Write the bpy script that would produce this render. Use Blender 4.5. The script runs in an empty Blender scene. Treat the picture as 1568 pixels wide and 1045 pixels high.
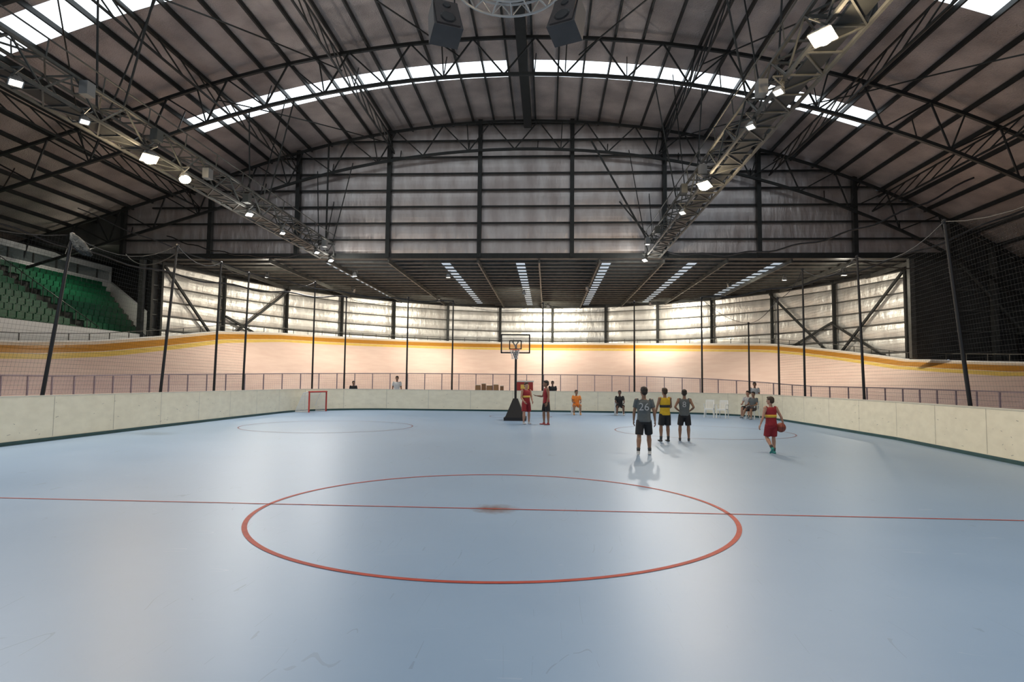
import bpy, math, random
from mathutils import Matrix, Vector
random.seed(7)
S=bpy.context.scene
S.view_settings.view_transform='Standard'
COL=S.collection
V=Vector
# ------------------------------------------------------------------ materials
def mat(name,col,rough=.6,metal=0,emit=None,es=0,var=0,vscale=3,bump=0,bscale=20,stretch=(1,1,1),col2=None,spec=.5,coat=0):
    m=bpy.data.materials.new(name);m.use_nodes=True
    nt=m.node_tree;b=nt.nodes['Principled BSDF']
    b.inputs['Base Color'].default_value=(*col,1)
    b.inputs['Roughness'].default_value=rough
    b.inputs['Metallic'].default_value=metal
    b.inputs['Specular IOR Level'].default_value=spec
    if coat: b.inputs['Coat Weight'].default_value=coat;b.inputs['Coat Roughness'].default_value=.15
    if emit: 
        b.inputs['Emission Color'].default_value=(*emit,1);b.inputs['Emission Strength'].default_value=es
    tc=nt.nodes.new('ShaderNodeTexCoord');mp=nt.nodes.new('ShaderNodeMapping')
    nt.links.new(tc.outputs['Object'],mp.inputs[0]);mp.inputs['Scale'].default_value=stretch
    n=nt.nodes.new('ShaderNodeTexNoise');n.inputs['Scale'].default_value=vscale;n.inputs['Detail'].default_value=5
    nt.links.new(mp.outputs[0],n.inputs['Vector'])
    c2=col2 if col2 else tuple(c*(1-var) for c in col)
    r=nt.nodes.new('ShaderNodeValToRGB')
    r.color_ramp.elements[0].position=.35;r.color_ramp.elements[1].position=.65
    r.color_ramp.elements[0].color=(*c2,1);r.color_ramp.elements[1].color=(*col,1)
    nt.links.new(n.outputs[0],r.inputs[0]);nt.links.new(r.outputs[0],b.inputs['Base Color'])
    if bump:
        n2=nt.nodes.new('ShaderNodeTexNoise');n2.inputs['Scale'].default_value=bscale;n2.inputs['Detail'].default_value=3
        nt.links.new(mp.outputs[0],n2.inputs['Vector'])
        bp=nt.nodes.new('ShaderNodeBump');bp.inputs['Strength'].default_value=bump;bp.inputs['Distance'].default_value=.05
        nt.links.new(n2.outputs[0],bp.inputs['Height']);nt.links.new(bp.outputs[0],b.inputs['Normal'])
    return m
M={}
M['steel']=mat('dark_steel',(.025,.027,.025),.5,.3,var=.3)
M['steel2']=mat('grey_steel',(.10,.102,.092),.5,.3,var=.3)
M['roof']=mat('roof_foil',(.58,.49,.44),.40,.45,var=.3,vscale=.6,bump=.9,bscale=16,col2=(.36,.30,.27))
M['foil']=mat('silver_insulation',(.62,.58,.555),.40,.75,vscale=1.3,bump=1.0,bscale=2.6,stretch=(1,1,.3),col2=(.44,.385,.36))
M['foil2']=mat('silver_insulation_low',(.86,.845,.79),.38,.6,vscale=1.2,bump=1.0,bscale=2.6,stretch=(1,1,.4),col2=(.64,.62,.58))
M['darkwall']=mat('dark_cladding',(.05,.05,.046),.7,0,var=.4,vscale=.8)
M['ceil']=mat('annex_ceiling',(.085,.085,.08),.7,0,var=.4)
M['sky']=mat('skylight_panel',(.8,.85,.9),.4,emit=(.84,.93,1.0),es=2.2)
M['sky2']=mat('skylight_panel_dim',(.6,.7,.8),.4,emit=(.65,.78,.9),es=.5)
M['board']=mat('dasher_board',(.93,.87,.68),.45,var=.08,vscale=2.5,stretch=(1,1,2),col2=(.86,.80,.62))
M['kick']=mat('kick_strip',(.015,.075,.075),.45,var=.2)
M['cap']=mat('board_cap',(.74,.70,.58),.4,var=.1)
M['seam']=mat('board_seam',(.35,.34,.3),.6)
M['scuff']=mat('board_scuff',(.22,.21,.19),.7)
M['track']=mat('track_timber',(.88,.66,.56),.5,var=.06,vscale=.7,stretch=(1,1,6),col2=(.82,.59,.50))
M['orange']=mat('track_orange',(.62,.27,.03),.5,var=.1)
M['yellow']=mat('track_yellow',(.88,.60,.14),.5,var=.1)
M['cream']=mat('track_pale',(.86,.68,.50),.5,var=.05)
M['red']=mat('red_line',(.42,.055,.03),.6,var=.2,vscale=8,spec=.3)
M['redthin']=mat('thin_line',(.20,.12,.15),.6)
M['green']=mat('green_seat',(.012,.15,.062),.4,var=.3)
M['conc']=mat('stand_concrete',(.16,.175,.15),.8,var=.3)
M['white']=mat('white_paint',(.80,.80,.77),.5,var=.05)
M['pipe']=mat('ring_pipe',(.45,.45,.44),.4,.3,var=.05)
M['bag']=mat('grey_netting_bundle',(.07,.072,.068),1,var=.5,vscale=8,bump=1,bscale=14,spec=.1)
M['black']=mat('black_rubber',(.012,.012,.013),.5,var=.2)
M['spk']=mat('speaker_cabinet',(.06,.052,.05),.5,var=.2)
M['grille']=mat('speaker_grille',(.12,.10,.09),.6,bump=.6,bscale=80)
M['rim']=mat('rim_orange',(.75,.16,.03),.4)
M['netw']=mat('net_cord',(.7,.7,.7),.8)
M['chair']=mat('white_plastic',(.85,.85,.8),.35)
M['goalred']=mat('goal_red',(.5,.04,.03),.4)
M['ball']=mat('basketball_leather',(.24,.05,.03),.6,bump=.2,bscale=60)
M['lampw']=mat('lamp_lens_warm',(1,1,1),.3,emit=(1,.82,.52),es=70)
M['lampc']=mat('lamp_lens_cool',(1,1,1),.3,emit=(1,.97,.88),es=20)
M['house']=mat('lamp_housing',(.3,.3,.29),.4,.6)
M['brown']=mat('cardboard',(.35,.2,.1),.7)
M['wood']=mat('table_top',(.25,.13,.06),.5)
M['redbox']=mat('cooler_red',(.40,.035,.03),.4)
M['fence']=mat('fence_paint',(.33,.25,.27),.5)
def clear_mat(name,col,alpha,rough=.2):
    m=bpy.data.materials.new(name);m.use_nodes=True;nt=m.node_tree
    b=nt.nodes['Principled BSDF'];b.inputs['Base Color'].default_value=(*col,1);b.inputs['Roughness'].default_value=rough
    b.inputs['Alpha'].default_value=alpha
    return m
M['acrylic']=clear_mat('clear_acrylic',(.8,.8,.78),.12,.1)
M['glassc']=clear_mat('clear_glass',(.5,.6,.6),.3,.1)
def net_mat(name,col,cell,thick):
    m=bpy.data.materials.new(name);m.use_nodes=True;nt=m.node_tree
    b=nt.nodes['Principled BSDF'];b.inputs['Base Color'].default_value=(*col,1);b.inputs['Roughness'].default_value=.8
    uv=nt.nodes.new('ShaderNodeUVMap');br=nt.nodes.new('ShaderNodeTexBrick')
    br.offset=0;br.inputs['Scale'].default_value=1/cell
    br.inputs['Color1'].default_value=(0,0,0,1);br.inputs['Color2'].default_value=(0,0,0,1);br.inputs['Mortar'].default_value=(1,1,1,1)
    br.inputs['Mortar Size'].default_value=thick;br.inputs['Brick Width'].default_value=1;br.inputs['Row Height'].default_value=1
    nt.links.new(uv.outputs[0],br.inputs['Vector']);nt.links.new(br.outputs[0],b.inputs['Alpha'])
    return m
M['net']=net_mat('black_netting',(.03,.03,.03),.12,.018)
M['fmesh']=net_mat('fence_mesh',(.36,.25,.30),.06,.07)
M['gnet']=net_mat('goal_netting',(.8,.8,.78),.06,.10)
def floor_mat():
    m=bpy.data.materials.new('blue_sports_floor');m.use_nodes=True;nt=m.node_tree;N=nt.nodes;L=nt.links
    b=N['Principled BSDF']
    tc=N.new('ShaderNodeTexCoord')
    n1=N.new('ShaderNodeTexNoise');n1.inputs['Scale'].default_value=.22;n1.inputs['Detail'].default_value=8;n1.inputs['Roughness'].default_value=.66
    L.new(tc.outputs['Object'],n1.inputs['Vector'])
    r=N.new('ShaderNodeValToRGB');r.color_ramp.elements[0].position=.3;r.color_ramp.elements[1].position=.7
    r.color_ramp.elements[0].color=(.225,.335,.480,1);r.color_ramp.elements[1].color=(.275,.392,.540,1)
    L.new(n1.outputs[0],r.inputs[0])
    last=r.outputs[0]
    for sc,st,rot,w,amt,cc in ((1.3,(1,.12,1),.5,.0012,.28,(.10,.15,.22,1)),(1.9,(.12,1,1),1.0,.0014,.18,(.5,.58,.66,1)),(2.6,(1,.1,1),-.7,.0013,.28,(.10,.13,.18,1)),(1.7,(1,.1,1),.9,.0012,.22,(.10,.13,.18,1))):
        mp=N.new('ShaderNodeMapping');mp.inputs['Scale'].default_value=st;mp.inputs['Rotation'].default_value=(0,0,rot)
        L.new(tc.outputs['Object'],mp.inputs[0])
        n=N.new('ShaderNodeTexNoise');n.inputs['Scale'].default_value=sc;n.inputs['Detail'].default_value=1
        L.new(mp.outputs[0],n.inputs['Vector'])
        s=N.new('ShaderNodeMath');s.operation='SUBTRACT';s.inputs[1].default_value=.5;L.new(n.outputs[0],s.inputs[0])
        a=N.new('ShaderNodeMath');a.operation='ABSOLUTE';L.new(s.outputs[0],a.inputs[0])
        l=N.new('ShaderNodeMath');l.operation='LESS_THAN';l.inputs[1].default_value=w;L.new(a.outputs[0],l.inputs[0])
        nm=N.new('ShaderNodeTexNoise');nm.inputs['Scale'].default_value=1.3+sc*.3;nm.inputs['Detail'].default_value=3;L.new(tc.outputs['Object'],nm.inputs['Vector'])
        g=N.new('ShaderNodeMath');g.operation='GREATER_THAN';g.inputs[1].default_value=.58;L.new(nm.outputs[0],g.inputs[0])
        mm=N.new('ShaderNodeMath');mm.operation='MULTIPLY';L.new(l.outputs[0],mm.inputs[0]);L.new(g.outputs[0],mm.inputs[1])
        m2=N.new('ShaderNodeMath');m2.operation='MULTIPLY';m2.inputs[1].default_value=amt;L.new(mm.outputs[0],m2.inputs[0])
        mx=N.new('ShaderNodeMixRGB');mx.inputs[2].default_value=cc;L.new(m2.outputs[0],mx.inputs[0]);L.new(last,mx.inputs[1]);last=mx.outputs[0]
    sub=N.new('ShaderNodeVectorMath');sub.operation='SUBTRACT';sub.inputs[1].default_value=(-.68,8.23,0);L.new(tc.outputs['Object'],sub.inputs[0])
    nd=N.new('ShaderNodeTexNoise');nd.inputs['Scale'].default_value=9;L.new(tc.outputs['Object'],nd.inputs['Vector'])
    ln=N.new('ShaderNodeVectorMath');ln.operation='LENGTH';L.new(sub.outputs[0],ln.inputs[0])
    ad=N.new('ShaderNodeMath');ad.operation='MULTIPLY_ADD';ad.inputs[1].default_value=.3;L.new(nd.outputs[0],ad.inputs[0]);L.new(ln.outputs['Value'],ad.inputs[2])
    mr=N.new('ShaderNodeMapRange');mr.inputs[1].default_value=.16;mr.inputs[2].default_value=.5;mr.inputs[3].default_value=1;mr.inputs[4].default_value=0
    L.new(ad.outputs[0],mr.inputs[0])
    mx=N.new('ShaderNodeMixRGB');mx.inputs[2].default_value=(.13,.055,.02,1);L.new(mr.outputs[0],mx.inputs[0]);L.new(last,mx.inputs[1])
    L.new(mx.outputs[0],b.inputs['Base Color'])
    rr=N.new('ShaderNodeMapRange');rr.inputs[3].default_value=.33;rr.inputs[4].default_value=.50;L.new(n1.outputs[0],rr.inputs[0]);L.new(rr.outputs[0],b.inputs['Roughness'])
    b.inputs['Specular IOR Level'].default_value=.42
    return m
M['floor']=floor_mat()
# ------------------------------------------------------------------ mesh builder
class MB:
    def __init__(s): s.v=[];s.f=[];s.mi=[];s.mats=[];s.uv={}
    def m(s,k):
        mm=M[k] if isinstance(k,str) else k
        if mm not in s.mats: s.mats.append(mm)
        return s.mats.index(mm)
    def add(s,vs,fs,k):
        o=len(s.v);s.v+= [tuple(v) for v in vs];i=s.m(k)
        for f in fs: s.f.append([a+o for a in f]);s.mi.append(i)
    def quad(s,a,b,c,d,k,uv=None):
        if uv: s.uv[len(s.f)]=uv
        s.add([a,b,c,d],[(0,1,2,3)],k)
    def box(s,c,sz,k,rz=0,M3=None,taper=1):
        hx,hy,hz=sz[0]/2,sz[1]/2,sz[2]/2
        R=M3 if M3 else Matrix.Rotation(rz,3,'Z')
        vs=[]
        for z in(-1,1):
            t=taper if z>0 else 1
            for x,y in((-1,-1),(1,-1),(1,1),(-1,1)): vs.append(R@V((x*hx*t,y*hy*t,z*hz))+V(c))
        s.add(vs,[(3,2,1,0),(4,5,6,7),(0,1,5,4),(1,2,6,5),(2,3,7,6),(3,0,4,7)],k)
    def strut(s,p,q,w,k,d=None,up=(0,0,1)):
        p=V(p);q=V(q);a=(q-p)
        if a.length<1e-6:return
        a.normalize();u=V(up)
        if abs(a.dot(u))>.98:u=V((0,1,0)) if abs(a.y)<.9 else V((1,0,0))
        x=a.cross(u).normalized();y=x.cross(a).normalized();d=d or w
        vs=[]
        for e in(p,q):
            for i,j in((-1,-1),(1,-1),(1,1),(-1,1)): vs.append(e+x*(i*w/2)+y*(j*d/2))
        s.add(vs,[(3,2,1,0),(4,5,6,7),(0,1,5,4),(1,2,6,5),(2,3,7,6),(3,0,4,7)],k)
    def tube(s,pts,rad,k,seg=8,cap=True,flat=None):
        pts=[V(p) for p in pts];n=len(pts)
        if not hasattr(rad,'__len__'): rad=[rad]*n
        a=(pts[1]-pts[0]).normalized();x=a.orthogonal().normalized() if flat is None else (V(flat)-a*a.dot(V(flat))).normalized()
        vs=[];fs=[]
        for i,p in enumerate(pts):
            t=((pts[min(i+1,n-1)]-pts[max(i-1,0)])).normalized()
            x=(x-t*t.dot(x)).normalized();y=t.cross(x)
            r=rad[i];r=(r,r) if not hasattr(r,'__len__') else r
            for j in range(seg):
                an=2*math.pi*j/seg;vs.append(p+x*(math.cos(an)*r[0])+y*(math.sin(an)*r[1]))
        for i in range(n-1):
            for j in range(seg): fs.append((i*seg+j,i*seg+(j+1)%seg,(i+1)*seg+(j+1)%seg,(i+1)*seg+j))
        if cap: fs.append(tuple(range(seg))[::-1]);fs.append(tuple((n-1)*seg+j for j in range(seg)))
        s.add(vs,fs,k)
    def rings(s,R,k,seg=20,exp=2.0):
        vs=[];fs=[];n=len(R)
        for c,rx,ry in R:
            for j in range(seg):
                an=2*math.pi*j/seg;cx,sy=math.cos(an),math.sin(an)
                e=2/exp
                vs.append((c[0]+rx*math.copysign(abs(cx)**e,cx),c[1]+ry*math.copysign(abs(sy)**e,sy),c[2]))
        for i in range(n-1):
            for j in range(seg): fs.append((i*seg+j,i*seg+(j+1)%seg,(i+1)*seg+(j+1)%seg,(i+1)*seg+j))
        fs.append(tuple(range(seg))[::-1]);fs.append(tuple((n-1)*seg+j for j in range(seg)))
        s.add(vs,fs,k)
    def ball(s,c,r,k,seg=14,rg=9,M3=None):
        r=(r,r,r) if not hasattr(r,'__len__') else r
        vs=[];fs=[];R=M3 or Matrix.Identity(3)
        for i in range(rg+1):
            ph=math.pi*i/rg
            for j in range(seg):
                th=2*math.pi*j/seg
                vs.append(V(c)+R@V((r[0]*math.sin(ph)*math.cos(th),r[1]*math.sin(ph)*math.sin(th),-r[2]*math.cos(ph))))
        for i in range(rg):
            for j in range(seg): fs.append((i*seg+j,i*seg+(j+1)%seg,(i+1)*seg+(j+1)%seg,(i+1)*seg+j))
        s.add(vs,fs,k)
    def obj(s,name,parent=None,smooth=False,loc=None):
        me=bpy.data.meshes.new(name);me.from_pydata(s.v,[],s.f)
        for m in s.mats: me.materials.append(m)
        me.polygons.foreach_set('material_index',s.mi)
        if smooth: me.polygons.foreach_set('use_smooth',[True]*len(s.f))
        if s.uv:
            ul=me.uv_layers.new(name='UVMap')
            for fi,u in s.uv.items():
                p=me.polygons[fi]
                for li,uvv in zip(p.loop_indices,u): ul.data[li].uv=uvv
        me.update()
        o=bpy.data.objects.new(name,me);COL.objects.link(o)
        if parent:o.parent=parent
        if loc:o.location=loc
        return o
def empty(name,loc=(0,0,0),rz=0):
    e=bpy.data.objects.new(name,None);e.empty_display_size=.3;e.location=loc;e.rotation_euler=(0,0,rz);COL.objects.link(e);return e
def lerp(a,b,t):return a+(b-a)*t
def interp(x,T):
    if x<=T[0][0]:return T[0][1]
    for (a,b),(c,d) in zip(T,T[1:]):
        if x<=c:return lerp(b,d,(x-a)/(c-a))
    return T[-1][1]
# ------------------------------------------------------------------ floor
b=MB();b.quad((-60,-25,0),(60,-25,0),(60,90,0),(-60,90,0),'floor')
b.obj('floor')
def ringmesh(name,c,R,w,k,z,seg=128):
    b=MB()
    for i in range(seg):
        a0=2*math.pi*i/seg;a1=2*math.pi*(i+1)/seg
        P=lambda r,a:(c[0]+r*math.cos(a),c[1]+r*math.sin(a),z)
        b.quad(P(R-w/2,a0),P(R+w/2,a0),P(R+w/2,a1),P(R-w/2,a1),k)
    return b.obj(name)
ringmesh('center_circle_line',(-.68,8.23),3.0,.058,'red',.004)
b=MB();b.quad((-12.85,8.212,.004),(9.6,8.212,.004),(9.6,8.25,.004),(-12.85,8.25,.004),'red');b.obj('center_line')
for cx in(-7.9,5.4): ringmesh('face_off_circle_line',(cx,22.3),3.0,.05,'redthin',.004)
ringmesh('crease_line',(-1.3,30.5),1.5,.05,'redthin',.004,64)
# ------------------------------------------------------------------ rink boards
path=[(-12.5,-1),(-12.85,8),(-12.95,14),(-13.15,20),(-13.25,26),(-13.25,30.5)]
for i in range(1,9):
    a=math.pi-(math.pi/2)*i/8;path.append((-8.75+4.5*math.cos(a),30.9+4.5*math.sin(a)))
path+=[(-4,35.5),(0,35.6),(4,35.6)]
for i in range(0,9):
    a=math.pi/2-(math.pi/2)*i/8;path.append((6.35+4.5*math.cos(a),31.1+4.5*math.sin(a)))
path+=[(10.85,26),(10.75,20),(10.0,13.5),(9.5,8),(9.2,-1)]
def resample(P,step):
    Q=[V((*p,0)) for p in P];L=[0]
    for a,c in zip(Q,Q[1:]):L.append(L[-1]+(c-a).length)
    n=max(2,int(L[-1]/step));res=[]
    for i in range(n+1):
        d=L[-1]*i/n
        for j in range(len(Q)-1):
            if d<=L[j+1]+1e-6:
                res.append(Q[j].lerp(Q[j+1],(d-L[j])/(L[j+1]-L[j])));break
    return res
def normals(P):
    N=[]
    for i in range(len(P)):
        t=(P[min(i+1,len(P)-1)]-P[max(i-1,0)]).normalized();N.append(V((-t.y,t.x,0)))
    return N
bp=resample(path,.6);bn=normals(bp)
H=1.16
b=MB()
def ribbon(b,P,N,o0,o1,z0,z1,k):
    for i in range(len(P)-1):
        A=P[i]+N[i]*o0;B=P[i+1]+N[i+1]*o0;C=P[i+1]+N[i+1]*o1;D=P[i]+N[i]*o1
        up=lambda p,z:V((p.x,p.y,z))
        b.quad(up(A,z0),up(B,z0),up(B,z1),up(A,z1),k)
        b.quad(up(D,z1),up(C,z1),up(C,z0),up(D,z0),k)
        b.quad(up(A,z1),up(B,z1),up(C,z1),up(D,z1),k)
ribbon(b,bp,bn,0,.07,0,H,'board')
ribbon(b,bp,bn,-.012,.09,H,H+.03,'cap')
ribbon(b,bp,bn,-.02,.0,0,.09,'kick')
for i in range(0,len(bp),4):
    p=bp[i]-bn[i]*.003;t=V((bn[i].y,-bn[i].x,0))*.006
    b.quad(p-t+V((0,0,.11)),p+t+V((0,0,.11)),p+t+V((0,0,H)),p-t+V((0,0,H)),'seam')
for i in range(260):
    j=random.randrange(len(bp)-1);p=bp[j].lerp(bp[j+1],random.random())-bn[j]*.004
    t=V((bn[j].y,-bn[j].x,0))*random.uniform(.01,.05);z=random.uniform(.15,1.05);dz=random.uniform(.004,.012);sl=random.uniform(-.03,.03)
    b.quad(p-t+V((0,0,z)),p+t+V((0,0,z+sl)),p+t+V((0,0,z+sl+dz)),p-t+V((0,0,z+dz)),'scuff')
for i in range(0,len(bp),3):
    p=bp[i]+bn[i]*.07
    b.strut(p+V((0,0,H*.9)),p+bn[i]*.4+V((0,0,.0)),.05,'steel2')
b.obj('rink_dasher_boards')
# ------------------------------------------------------------------ velodrome track
def zout(x,y):
    if x<-1:return interp(y,[(28,3.3),(35,3.8),(40.5,4.5),(45,5.2),(50,5.5),(64,5.7)])
    return interp(y,[(33,2.9),(38,3.15),(42,3.4),(46.6,4.1),(49.9,4.6),(53,5.05),(57,5.3),(64,5.7)])
def plan(a,bb,cx,cy,n=64,y0=-6,ns=12):
    P=[V((cx-a,lerp(y0,cy,i/ns),0)) for i in range(ns)]
    P+=[V((cx-a*math.cos(math.pi*i/n),cy+bb*math.sin(math.pi*i/n),0)) for i in range(n+1)]
    P+=[V((cx+a,lerp(cy,y0,i/ns),0)) for i in range(1,ns+1)]
    return P
O=plan(25.5,31,-1,33);I=plan(18.5,21,-1,33)
for p in O:p.z=zout(p.x,p.y)
for p in I:p.z=.12
b=MB()
def tt(p):
    f=min(1,max(0,(p.y-30)/20));return f
for i in range(len(O)-1):
    f0,f1=tt(O[i]),tt(O[i+1])
    def lv(f):return [0,.1,.2,.3,.4,.5,.6,.7,lerp(.77,.875,f),lerp(.84,.91,f),lerp(.85,.915,f),lerp(.95,.975,f),1.0]
    ks=['track']*8+['yellow','cream','orange','cream']
    L0,L1=lv(f0),lv(f1)
    def pt(A,B,t):
        q=A.lerp(B,t);q.z=lerp(A.z,B.z,t**1.15);return q
    for j,k in enumerate(ks):
        b.quad(pt(I[i],O[i],L0[j]),pt(I[i+1],O[i+1],L1[j]),pt(I[i+1],O[i+1],L1[j+1]),pt(I[i],O[i],L0[j+1]),k)
    b.quad(O[i],O[i+1],V((O[i+1].x,O[i+1].y,0)),V((O[i].x,O[i].y,0)),'conc')
b.obj('velodrome_track',smooth=False)
b=MB()
for i in range(len(O)-1):
    b.strut(O[i]+V((0,0,.45)),O[i+1]+V((0,0,.45)),.04,'steel2')
    b.strut(O[i]+V((0,0,.02)),O[i+1]+V((0,0,.02)),.08,'white')
    b.strut(O[i],O[i]+V((0,0,.45)),.04,'steel2')
b.obj('track_handrail')
F=plan(17.5,15.6,-2,27,n=40,y0=-3,ns=24)
Fr=resample([(p.x,p.y) for p in F],1.15)
def zf(p):
    if p.x<-2:return interp(p.y,[(24,1.72),(34,1.95),(42,2.2)])
    return interp(p.y,[(22,1.5),(34,1.62),(38,1.95),(42,2.2)])
b=MB();s=0
for i in range(len(Fr)-1):
    p,q=Fr[i],Fr[i+1];zp,zq=zf(p),zf(q)
    P=lambda a,z:V((a.x,a.y,z))
    b.strut(P(p,0),P(p,zp),.05,'fence')
    b.strut(P(p,zp),P(q,zq),.05,'fence');b.strut(P(p,.15),P(q,.15),.03,'fence')
    d=(q-p).length
    b.quad(P(p,.1),P(q,.1),P(q,zq),P(p,zp),'fmesh',[(s,.1),(s+d,.1),(s+d,zq),(s,zp)]);s+=d
b.obj('infield_fence')
# ------------------------------------------------------------------ hall roof
RX=-1.8;RR=56
def zr(x):
    dx=x-RX
    if dx<-20:return 15.2+(dx+20)*.31
    return 18.9-(RR-math.sqrt(RR*RR-dx**2))
def arc(x,y,off=0):
    dx=x-RX
    n=V((dx,0,52)).normalized()
    return V((x,y,zr(x)))-n*off
XL,XR=-39,34.5
xs=[XL+ (XR-XL)*i/54 for i in range(55)]
ybands=[(-9,11.5,0),(11.5,13.3,2),(13.3,22.0,0),(22.0,23.8,2),(23.8,32.3,0),(32.3,34.1,1),(34.1,40.4,0)]
b=MB()
for y0,y1,t in ybands:
    for xa,xb in zip(xs,xs[1:]):
        k='roof'
        if t and -20<(xa+xb)/2<17.2 and not(-1.9<(xa+xb)/2<-.9): k='sky'
        if t==2 and (xa+xb)/2<-20 and (xa+xb)/2>-22.5:k='sky'
        b.quad(arc(xa,y0),arc(xb,y0),arc(xb,y1),arc(xa,y1),k)
b.obj('ceiling')
b=MB()
for x in xs: b.strut(arc(x,-9,.12),arc(x,40.3,.12),.09,'steel',d=.22)
b.strut(arc(-1.4,-9,.35),arc(-1.4,40.3,.35),.5,'steel',d=.4)
b.obj('roof_purlins')
def truss(y,y2=None,dep=1.9):
    b=MB();n=46
    pts=[XL+1+(XR-XL-2)*i/n for i in range(n+1)]
    T=[arc(x,y,.34) for x in pts];B=[arc(x,y,dep+.3) for x in pts]
    for i in range(n):
        b.strut(T[i],T[i+1],.15,'steel');b.strut(B[i],B[i+1],.15,'steel')
        if i%2==0: b.strut(T[i],B[i+1],.07,'steel')
        else: b.strut(B[i],T[i+1],.07,'steel')
        if i%4==1:b.strut(T[i],B[i],.06,'steel')
        if i%3==0:b.strut(B[i],arc(pts[i],y+1.6,.3),.05,'steel')
    return b.obj('roof_truss')
for y in(39.3,29.5,19.0,8.5,-2):truss(y)
b=MB()
for x in(-24,-17,-10.5,7.4,14.5,21):
    y=-2
    while y<39:
        a0,a1=arc(x,y,.5),arc(x,y+1.5,.5);c0,c1=arc(x,y,1.5),arc(x,y+1.5,1.5)
        b.strut(a0,a1,.07,'steel');b.strut(c0,c1,.08,'steel');b.strut(a0,c1,.05,'steel')
        y+=1.5
for (xa,ya,xb,yb) in((-17,19,-10.5,29.5),(-24,29.5,-17,19),(7.4,29.5,14.5,19),(14.5,29.5,21,19),(-17,29.5,-10.5,39),(7.4,39,14.5,29.5),(-10.5,19,-4.5,29.5),(1.5,29.5,7.4,19)):
    n=6
    for i in range(n):
        b.strut(arc(lerp(xa,xb,i/n),lerp(ya,yb,i/n),1.2),arc(lerp(xa,xb,(i+1)/n),lerp(ya,yb,(i+1)/n),1.2),.05,'steel')
b.obj('roof_tie_trusses')
# ------------------------------------------------------------------ gable wall
ZB=9.8
gx=[-28.5,-22.5,-16.6,-10.5,-4.5,1.5,7.4,13.3,19.2,25.0]
b=MB();sub=5
gxx=[]
for i in range(len(gx)-1):
    for j in range(4):gxx.append(lerp(gx[i],gx[i+1],j/4))
gxx.append(gx[-1])
def bul(z,st):return .045*abs(math.sin(math.pi*(z-ZB)/st))
st=1.1;zz=[ZB+st*i/sub for i in range(0,int(9.4/st*sub)+1)]
for xa,xb in zip(gxx,gxx[1:]):
    ztop=(zr(xa)+zr(xb))/2
    for z0,z1 in zip(zz,zz[1:]):
        if z0>ztop:break
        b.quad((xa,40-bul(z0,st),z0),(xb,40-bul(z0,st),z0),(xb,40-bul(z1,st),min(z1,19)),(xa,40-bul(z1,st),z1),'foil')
o=b.obj('wall_gable',smooth=True)
b=MB()
def sidewall(x0,x1,n=8,z0=0,y=40.2,k='darkwall'):
    for i in range(n):
        a=lerp(x0,x1,i/n);c=lerp(x0,x1,(i+1)/n);b.quad((a,y,z0),(c,y,z0),(c,y,zr(c)),(a,y,zr(a)),k)
sidewall(-39,-28.5,z0=10.7);sidewall(24.9,34.5)
b.quad((22.5,40.2,3.35),(24.9,40.2,3.35),(24.9,40.2,9.9),(22.5,40.2,9.9),'darkwall')
b.quad((-39,49,0),(-25.2,49,0),(-25.2,49,10.8),(-39,49,10.8),'darkwall')
b.quad((-39,40.2,10.75),(-26,40.2,10.75),(-26,49,10.75),(-39,49,10.75),'darkwall')
b.obj('wall_gable_side')
b=MB()
for x in gx: b.box((x,39.75,(ZB-.1+zr(x))/2),(.26,.3,zr(x)-ZB+.1),'steel')
z=ZB
while z<18.7:
    hw=math.sqrt(max(0,RR**2-(z-(18.9-RR))**2));xa,xb=max(-28.5,RX-hw),min(25,RX+hw)
    b.strut((xa,39.86,z),(xb,39.86,z),.12 if z>ZB else .35,'steel',d=.10 if z>ZB else .35);z+=1.1
b.box((22.6,39.95,6.6),(.3,.3,6.4),'steel2')
for x in (27.5,31): b.box((x,39.9,zr(x)/2),(.3,.3,zr(x)),'steel2')
for x in (-36,-33,-30,-27.6): b.box((x,48.7,5.3),(.3,.3,10.6),'steel2')
b.box((-27.2,40.0,5),(.3,.3,10),'steel2')
z=1.2
while z<ZB:
    b.strut((25.2,40.05,z),(34,40.05,z),.1,'steel2');b.strut((-38.5,48.85,z),(-26,48.85,z),.1,'steel2');z+=1.3
b.strut((25.5,39.8,9.3),(30,39.8,4),.12,'steel2')
b.obj('gable_steel_frame')
b=MB()
b.quad((XL,-9,0),(XL,49,0),(XL,49,10.8),(XL,-9,zr(XL)),'darkwall');b.obj('wall_left')
b=MB()
b.quad((XR,-9,0),(XR,40.4,0),(XR,40.4,zr(XR)),(XR,-9,zr(XR)),'darkwall')
for y in(8,14,20,26,32,38):b.strut((XR-.15,y,0),(XR-.15,y,zr(XR)),.3,'steel2')
b.obj('wall_right')
b=MB()
b.box((31,40.0,1.7),(4.2,.12,6.4),'black');b.strut((28.8,39.9,4.95),(33.2,39.9,4.95),.12,'steel2')
for i in range(14):b.strut((29,39.93,.3+i*.36),(33,39.93,.3+i*.36),.03,'steel')
b.obj('door_roller')
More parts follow.
